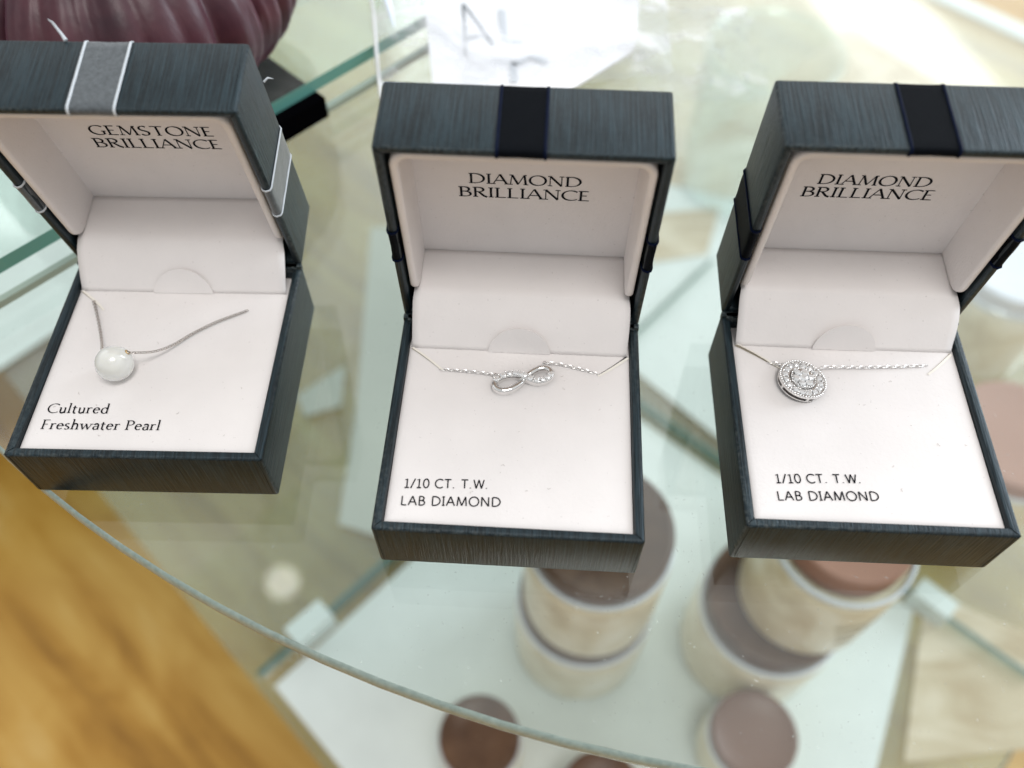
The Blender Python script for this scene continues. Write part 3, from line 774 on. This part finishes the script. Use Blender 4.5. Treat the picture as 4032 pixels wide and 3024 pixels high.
    # hinge flap: ledge across the lid, then the paper falling to the card
    A_, B_ = l2b(20.8, 14.75), l2b(20.8, 1.6)
    E_ = (20.45, CZ + .02)
    prof = []
    for i in range(8): prof.append((A_[0] + (B_[0] - A_[0]) * i / 8, A_[1] + (B_[1] - A_[1]) * i / 8, 26.7))
    cx_, cz_ = B_[0] - 1.4, B_[1] - .2
    for i in range(17):
        u = i / 16
        yy = (1 - u) ** 2 * B_[0] + 2 * u * (1 - u) * (B_[0] - 4.2) + u * u * E_[0]
        zz = (1 - u) ** 2 * B_[1] + 2 * u * (1 - u) * (B_[1] - 2.6 - .6 * (seed == 3)) + u * u * E_[1]
        prof.append((yy, zz, 26.7 + .25 * min(1, u * 4)))
    m = MB(); rows = []
    for i, (yy, zz, hw_) in enumerate(prof):
        u = max(0, (i - 8) / 16)
        row = []
        for j in range(29):
            v = j / 28 * 2 - 1
            wob = .28 * math.sin(PI * u) * mnoise.noise(Vector((v * 2.2, u * 2, seed * 3.3))) if u else 0
            bulge = (.7 if seed == 3 else .2) * math.sin(PI * min(1, u * 1.1)) * max(0, v) ** 6
            row.append((v * hw_ + bulge, yy + wob, zz + wob))
        rows.append(row)
    m.grid(rows)
    fl_ = m.build('hinge_flap', WHITE_CARD, root, smooth=60)
    so = fl_.modifiers.new('thickness', 'SOLIDIFY'); so.thickness = .0003; so.offset = -1
    # finger tab
    m = MB(); phi = R(tabtilt); hgt = 10.07 / (math.sin(phi) + 1.305 * math.cos(phi)); rad = (7.85 ** 2 + hgt ** 2) / (2 * hgt)
    a0 = math.asin(min(1, 7.85 / rad)); 
    if hgt > 7.85: a0 = PI - a0
    rim = [(rad * math.sin(-a0 + 2 * a0 * i / 24), rad * math.cos(-a0 + 2 * a0 * i / 24) - rad * math.cos(a0)) for i in range(25)]
    front, back = [], []
    for px, h_ in rim:
        yy, zz = 20.25 + h_ * math.cos(phi), CZ + .12 + h_ * math.sin(phi)
        front.append((px, yy - .18 * math.sin(phi), zz + .18 * math.cos(phi))); back.append((px, yy + .12 * math.sin(phi), zz - .12 * math.cos(phi)))
    m.grid([front, back], True); m.add(front, [list(range(25))]); m.add(back, [list(range(25))[::-1]])
    m.build('finger_tab', WHITE_CARD, root)
    return root, card, lid

def slit(card, a, b_, wd, lift, dark=False):
    m = MB(); a, b_ = Vector(a), Vector(b_); d = (b_ - a).normalized(); n_ = Vector((-d.y, d.x))
    z = CZ + .13; K = 10
    rows = []
    for i in range(K + 1):
        u = i / K; p = a.lerp(b_, u) + n_ * (.18 * math.sin(u * 3)); w_ = wd * (1 - u) ** .7 + .03
        rows.append([(p.x - n_.x * w_, p.y - n_.y * w_, z), (p.x + n_.x * w_, p.y + n_.y * w_, z)])
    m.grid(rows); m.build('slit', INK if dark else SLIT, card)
    m = MB(); rows = []
    for i in range(K + 1):
        u = i / K; p = a.lerp(b_, u) + n_ * (.18 * math.sin(u * 3)); w_ = wd * (1 - u) ** .7 + .03
        h_ = lift * math.sin(PI * min(1, u * 1.05 + .12)) * (1 - u * .5)
        rows.append([(p.x + n_.x * w_, p.y + n_.y * w_, z), (p.x + n_.x * (w_ - .05 - h_ * .4), p.y + n_.y * (w_ - .05 - h_ * .4), z + h_), (p.x + n_.x * (w_ + .5), p.y + n_.y * (w_ + .5), z + .01)])
    m.grid(rows); m.build('slit_edge', CREAM_EDGE, card)

def cap_txt(y, x0, x1, text, cap): return ((text, x0, x1, y, cap), {})
SANS = dict(serif=False, rot=R(2.2), track=.10)
T_D = [(('DIAMOND', -12.9, 12.9, -4.35, 3.15), {}), (('BRILLIANCE', -15.45, 15.15, .25, 3.25), {})]
T_DR = [(('DIAMOND', -13.75, 12.05, -3.30, 3.15), {}), (('BRILLIANCE', -16.35, 14.4, 1.05, 3.25), {})]
T_G = [(('GEMSTONE', -14.5, 15.0, -4.15, 3.2), {}), (('BRILLIANCE', -15.4, 15.5, .48, 3.25), {})]
K_C = [(('1/10 CT. T.W.', -24.1, -5.0, -18.7, 2.2), SANS), (('LAB DIAMOND', -24.4, -1.9, -23.1, 2.25), SANS)]
K_R = [(('1/10 CT. T.W.', -21.7, -2.2, -18.1, 2.2), SANS), (('LAB DIAMOND', -21.9, 1.1, -22.5, 2.25), SANS)]
SER = dict(serif=True, slant=0.0, rot=R(.6), track=.05, wt=.85)
K_L = [(('Cultured', -24.2, -9.4, -17.35, 2.55), SER), (('Freshwater Pearl', -24.2, 4.0, -21.85, 2.55), SER)]

boxL, cardL, lidL = jewelry_box(-.086869, .124186, -1.0717, 79.75, 'open slate box with silver ribbon holding a pearl necklace, lid reads GEMSTONE', SILVER_RIB, WHITE_EDGE, T_G, K_L, 62, 1, .62)
boxC, cardC, lidC = jewelry_box(.000650, .105092, -3.0439, 85.45, 'open slate box with navy ribbon holding an infinity necklace, between the other two', NAVY, NAVY_EDGE, T_D, K_C, 66, 2, .7)
boxR, cardR, lidR = jewelry_box(.082544, .106357, -2.3233, 85.17, 'open slate box with navy ribbon holding a round pave pendant', NAVY, NAVY_EDGE, T_DR, K_R, 70, 3, .7)

slit(cardL, (-27.0, 20.2), (-19.6, 13.9), .12, .25)
slit(cardC, (-27.0, 20.2), (-18.7, 13.7), .09, .16); slit(cardC, (27.1, 20.6), (19.6, 14.5), .26, .25, True)
slit(cardR, (-27.0, 20.6), (-16.3, 13.3), .30, .60); slit(cardR, (26.6, 20.2), (19.5, 13.8), .14, .28)

# loose threads of the silver ribbon
m = MB(); m.tube([(-9.2, -D - .1, HL - .1), (-10.2, -D - .6, HL + 1.2), (-11.6, -D - 2.4, HL + 2.6), (-12.2, -D - 3.2, HL + 2.7)], [.45, .32, .26, .1], 6)
m.build('loose_thread', WHITE_EDGE, lidL, smooth=60)
m = MB(); m.tube([(W / 2 + .1, -18.5 - D / 2, HL - .2), (W / 2 + 1.0, -18.9 - D / 2, HL + .6), (W / 2 + 2.2, -18.6 - D / 2, HL + .7)], [.3, .25, .05], 6)
m.build('loose_thread', WHITE_EDGE, lidL, smooth=60)

# ------------------------------------------------------------------ necklaces
def at_box(box, name, label):
    o = empty(name, box.location, box.rotation_euler.z); tag(o, label, 'necklace', 'necklaces in the boxes')
    return o
def smooth_path(pts, n):
    P = [Vector(p) for p in pts]; P = [P[0] * 2 - P[1]] + P + [P[-1] * 2 - P[-2]]
    out = []; seg = len(P) - 3
    for i in range(n + 1):
        u = i / n * seg; k_ = min(int(u), seg - 1); f_ = u - k_
        a, b_, c_, d = P[k_:k_ + 4]
        out.append(.5 * ((2 * b_) + (c_ - a) * f_ + (2 * a - 5 * b_ + 4 * c_ - d) * f_ * f_ + (3 * b_ - a - 3 * c_ + d) * f_ ** 3))
    return out
def chain(pts, link, wid, rad, name, parent, box=False):
    P = smooth_path(pts, 400)
    # walk along the path at the link pitch
    out = [P[0]]; acc = 0
    for a, c_ in zip(P[:-1], P[1:]):
        acc += (c_ - a).length
        if acc >= link: out.append(c_); acc = 0
    m = MB()
    for i in range(len(out) - 1):
        a, c_ = out[i], out[i + 1]; d = (c_ - a).normalized(); mid = (a + c_) / 2
        n_ = d.cross(Vector((0, 0, 1))).normalized(); u_ = n_.cross(d)
        side = (n_ * .9 + u_ * .42) if i % 2 == 0 else (u_ * .95 - n_ * .55)
        if box: side = n_ if i % 2 == 0 else u_
        side.normalize()
        L = link * (.68 if not box else .62)
        N_ = 10 if not box else 8
        ring = []
        for j in range(N_):
            t_ = 2 * PI * (j + .5) / N_
            cc, ss = math.cos(t_), math.sin(t_)
            if box: cc = math.copysign(abs(cc) ** .5, cc); ss = math.copysign(abs(ss) ** .5, ss)
            ring.append(mid + d * (cc * L) + side * (ss * wid) + Vector((0, 0, rad * (.3 if i % 2 else 0))))
        m.tube(ring, rad, 5, closed=True)
    return m.build(name, BOX_CHAIN if box else SILVER_CHAIN, parent, smooth=60)

# pearl
nk = at_box(boxL, 'pearl_necklace', 'silver box chain necklace with one white pearl in the left box')
pc = Vector((-9.55, -5.55, CZ + 4.35))
chain([(-22.9, 16.9, CZ + .3), (-20.6, 12.5, CZ + .8), (-18.0, 7.0, CZ + 1.2), (-15.6, 2.0, CZ + 2.4), (-13.6, -2.2, CZ + 4.2)], .58, .30, .12, 'chain', nk, True)
dh = Vector((-6.15, -3.6, CZ + 6.35))
chain([tuple(dh), (-4.4, -2.9, CZ + 5.2), (-1.2, -.8, CZ + 3.0), (2.0, 2.5, CZ + 1.4), (5.4, 6.5, CZ + .6), (11.0, 10.7, CZ + .5), (18.4, 14.9, CZ + .25)], .60, .30, .12, 'chain', nk, True)
m = MB(); rows = []
for i in range(33):
    t_ = PI * i / 32; row = []
    for j in range(48):
        a = 2 * PI * j / 48; r_ = 4.42 * (1 + .012 * math.sin(2 * a + 1) * math.sin(t_) + .01 * math.cos(3 * t_))
        row.append((pc.x + r_ * math.sin(max(.001, t_)) * math.cos(a), pc.y + r_ * math.sin(max(.001, t_)) * math.sin(a), pc.z + r_ * math.cos(t_) * .985))
    rows.append(row)
m.grid(rows, True); prl = m.build('pearl', PEARL, nk, smooth=180)
m = MB(); nd = (dh - pc).normalized(); q = pc + nd * 4.42; t1 = nd.cross(Vector((0, 0, 1))).normalized(); t2 = nd.cross(t1)
m.tube([q + t1 * (.55 * math.cos(2 * PI * i / 14)) + t2 * (.55 * math.sin(2 * PI * i / 14)) for i in range(14)], .16, 6, closed=True)
m.build('drill_hole_rim', GOLD, prl, smooth=60)

# stones: small brilliant, one mesh shared
def brilliant(r_):
    m = MB(); n = 8
    tab = [(r_ * .56 * math.cos(2 * PI * (i + .5) / n), r_ * .56 * math.sin(2 * PI * (i + .5) / n), r_ * .42) for i in range(n)]
    mid = [(r_ * .84 * math.cos(2 * PI * i / n), r_ * .84 * math.sin(2 * PI * i / n), r_ * .24) for i in range(n)]
    gir = [(r_ * math.cos(2 * PI * (i + .5) / n), r_ * math.sin(2 * PI * (i + .5) / n), 0) for i in range(n)]
    v = tab + mid + gir + [(0, 0, -r_ * .6), (0, 0, r_ * .42)]; f = []
    for i in range(n):
        j = (i + 1) % n
        f += [(i, i + n + 0, 0 + (i - 1) % n), (n + i, 2 * n + i, i), (n + j, i, 2 * n + i), (n + i, 2 * n + (i - 1) % n, 2 * n + i)]
        f += [(2 * n + i, 2 * n + j, 3 * n)]
        f += [(i, (i + 1) % n, 3 * n + 1)]
    m.add(v, f); return m
def stones(places, r_, parent, tilt=None):
    first = None
    for (x, y, z, k_) in places:
        if first is None:
            first = brilliant(r_).build('stone', GEM, parent); o = first
        else:
            o = first.copy(); C.objects.link(o); o.parent = parent
        o.location = (x * S, y * S, z * S); o.scale = (k_, k_, k_)
        o.rotation_euler = ((tilt[0] if tilt else 0) + random.uniform(-.14, .14), (tilt[1] if tilt else 0) + random.uniform(-.14, .14), random.uniform(0, 1))

# infinity pendant
nk = at_box(boxC, 'infinity_necklace', 'silver cable chain necklace with a sparkling infinity pendant in the middle box')
pend = empty('pendant', (0, 0, 0)); pend.parent = nk
def loop(u):                    # figure eight, measured on the photo
    K_ = [(1.7, 12.15), (.2, 12.75), (-1.7, 12.75), (-3.8, 11.95), (-5.3, 10.4), (-5.1, 8.9), (-3.6, 8.1), (-1.4, 8.6), (.5, 10.2),
          (1.7, 11.9), (2.9, 13.4), (4.5, 14.7), (6.3, 15.4), (7.9, 14.8), (8.3, 13.2), (7.3, 11.9), (5.5, 11.2), (3.5, 11.4)]
    return K_
KP = loop(0); NP = len(KP)
def closed_spline(K_, n):
    out = []
    for i in range(n):
        u = i / n * len(K_); k_ = int(u); f_ = u - k_
        a, b_, c_, d = [Vector(K_[(k_ + o_) % len(K_)]) for o_ in (-1, 0, 1, 2)]
        out.append(.5 * ((2 * b_) + (c_ - a) * f_ + (2 * a - 5 * b_ + 4 * c_ - d) * f_ * f_ + (3 * b_ - a - 3 * c_ + d) * f_ ** 3))
    return out
SP = closed_spline(KP, 144)
zc = CZ + 1.0
def zz(i):                      # the stone-set strand passes over the plain strand
    u = i / 144
    over = math.exp(-((u - 0.0) / .05) ** 2) + math.exp(-((u - 1.0) / .05) ** 2)
    under = math.exp(-((u - .5) / .05) ** 2)
    return zc + .35 * over - .35 * under
m = MB(); rows = []
for i in range(144):
    p = SP[i]; d = (SP[(i + 1) % 144] - SP[i - 1]).normalized(); n_ = Vector((-d.y, d.x)); z0_ = zz(i)
    sec = [(.72, -.95), (.78, .35), (.55, .72), (0, .85), (-.55, .72), (-.78, .35), (-.72, -.95)]
    rows.append([(p.x + n_.x * o_, p.y + n_.y * o_, z0_ + h_) for o_, h_ in sec])
m.grid(rows, True, True)
# prong beads beside the stones: from the left end over the cross to the right end
top = list(range(0, 33)) ; bot = list(range(112, 144))
sel = [(i % 144) for i in range(113, 144 + 31)]
step = 6.1
places = []; k_ = 0.0
while k_ < len(sel):
    i = sel[int(k_)]; p = SP[i]; d = (SP[(i + 1) % 144] - SP[i - 1]).normalized(); n_ = Vector((-d.y, d.x))
    places.append((p.x, p.y, zz(i) + 1.08, 1.0))
    j = sel[min(len(sel) - 1, int(k_ + step / 2))]; pj = SP[j]; dj = (SP[(j + 1) % 144] - SP[j - 1]).normalized(); nj = Vector((-dj.y, dj.x))
    for s_ in (-1, 1): m.sphere((pj.x + nj.x * .62 * s_, pj.y + nj.y * .62 * s_, zz(j) + 1.05), .26, 8, 6)
    k_ += step
m.build('setting', SILVER, pend, smooth=50)
stones(places, .74, pend)
# jump rings
m = MB()
for (cx_, cy_, cz_) in ((-5.3, 12.5, CZ + .9), (6.6, 16.7, CZ + .9)):
    m.tube([(cx_ + .55 * math.cos(2 * PI * i / 12), cy_ + .55 * math.sin(2 * PI * i / 12), cz_ + .2 * math.sin(2 * PI * i / 12)) for i in range(12)], .17, 6, closed=True)
m.build('jump_ring', SILVER, pend, smooth=60)
chain([(-19.2, 14.1, CZ + .15), (-13, 13.75, CZ + .45), (-8, 13.3, CZ + .6), (-5.6, 12.8, CZ + .8)], 1.08, .34, .10, 'chain', nk)
chain([(6.7, 17.1, CZ + .8), (10, 17.15, CZ + .5), (15, 16.1, CZ + .4), (19.9, 14.8, CZ + .15)], 1.08, .34, .10, 'chain', nk)

# round pave pendant
nk = at_box(boxR, 'pave_necklace', 'silver cable chain necklace with a round pave cluster pendant in the right box')
pend = empty('pendant', (-12.2 * S, 9.6 * S, (CZ + 1.25) * S)); pend.parent = nk
pend.rotation_euler = (R(-4), R(9), R(10)); pend.scale = (1.05, 1.05, 1.05)
m = MB()
m.lathe([(5.05, -1.1), (5.45, -1.1), (5.5, -.75), (5.1, -.7), (5.05, -1.1)], 56)             # gallery ring
m.lathe([(5.3, .05), (5.62, .12), (5.62, .55), (5.35, .68), (4.9, .60), (3.12, .60), (3.08, .1), (5.3, .05)], 56)   # halo plate
m.lathe([(.01, .95), (2.55, .95), (2.8, 1.05), (2.95, .9), (2.95, .1), (.01, .1)], 40)            # centre cup
for i in range(5):
    a = R(72 * i + 50); m.tube([(5.25 * math.cos(a), 5.25 * math.sin(a), -.8), (5.4 * math.cos(a), 5.4 * math.sin(a), .2)], .3, 6)
for i in range(52):
    a = 2 * PI * i / 52; m.sphere((5.42 * math.cos(a), 5.42 * math.sin(a), .66), .30, 8, 6)
for i in range(16):
    a = 2 * PI * (i + .5) / 16
    for r_ in (3.65, 4.75): m.sphere((r_ * math.cos(a), r_ * math.sin(a), .80), .24, 7, 5)
for i in range(26):
    a = 2 * PI * i / 26; m.sphere((2.82 * math.cos(a), 2.82 * math.sin(a), 1.05), .22, 7, 5)
for i in range(6):
    a = 2 * PI * (i + .5) / 6
    m.sphere((1.55 * math.cos(a), 1.55 * math.sin(a), 1.3), .22, 7, 5)
m.build('setting', SILVER, pend, smooth=50)
m = MB(); m.lathe([(2.96, .3), (3.3, .3), (3.3, .2), (2.96, .2), (2.96, .3)], 40); m.lathe([(4.9, -.68), (5.15, -.6), (5.15, .06), (4.9, .05)], 48)
m.build('recess', DARK_SILVER, pend, smooth=50)
stones([(4.2 * math.cos(2 * PI * i / 16), 4.2 * math.sin(2 * PI * i / 16), .62, 1.0) for i in range(16)], .74, pend)
stones([(0, 0, 1.15, 1.15)] + [(1.78 * math.cos(2 * PI * i / 6), 1.78 * math.sin(2 * PI * i / 6), 1.05, 1.0) for i in range(6)], .95, pend)
chain([(-19.4, 15.6, CZ + .1), (-17.6, 15.0, CZ + .5), (-16.0, 14.2, CZ + 1.0), (-15.2, 13.6, CZ + 1.0)], 1.05, .42, .14, 'chain', nk)
chain([(-7.2, 13.6, CZ + 1.3), (-4, 14.2, CZ + 1.0), (4, 14.7, CZ + .55), (12, 15.3, CZ + .5), (20.8, 16.3, CZ + .15)], 1.10, .35, .10, 'chain', nk)

# ------------------------------------------------------------------ ceiling bulbs of the room, mirrored in the glass
t = NT('lit_bulb'); em = t.n('ShaderNodeEmission'); em.inputs[0].default_value = (1, .97, .90, 1); em.inputs[1].default_value = 3.4; t.l(em.outputs[0], t.out.inputs[0]); BULB = t.m
for i, (x, y) in enumerate(((-.585, .787),)):
    m = MB(); m.sphere((0, 0, 0), .042, 20, 12)
    o = m.build('ceiling_bulb', BULB, scale=1, smooth=180, loc=(x, y, 1.9))
    tag(o, ('ceiling bulb mirrored as the lowest pale spot below the left box', 'ceiling bulb mirrored as the middle pale spot beside the left box')[i], 'bulb', 'ceiling bulbs')
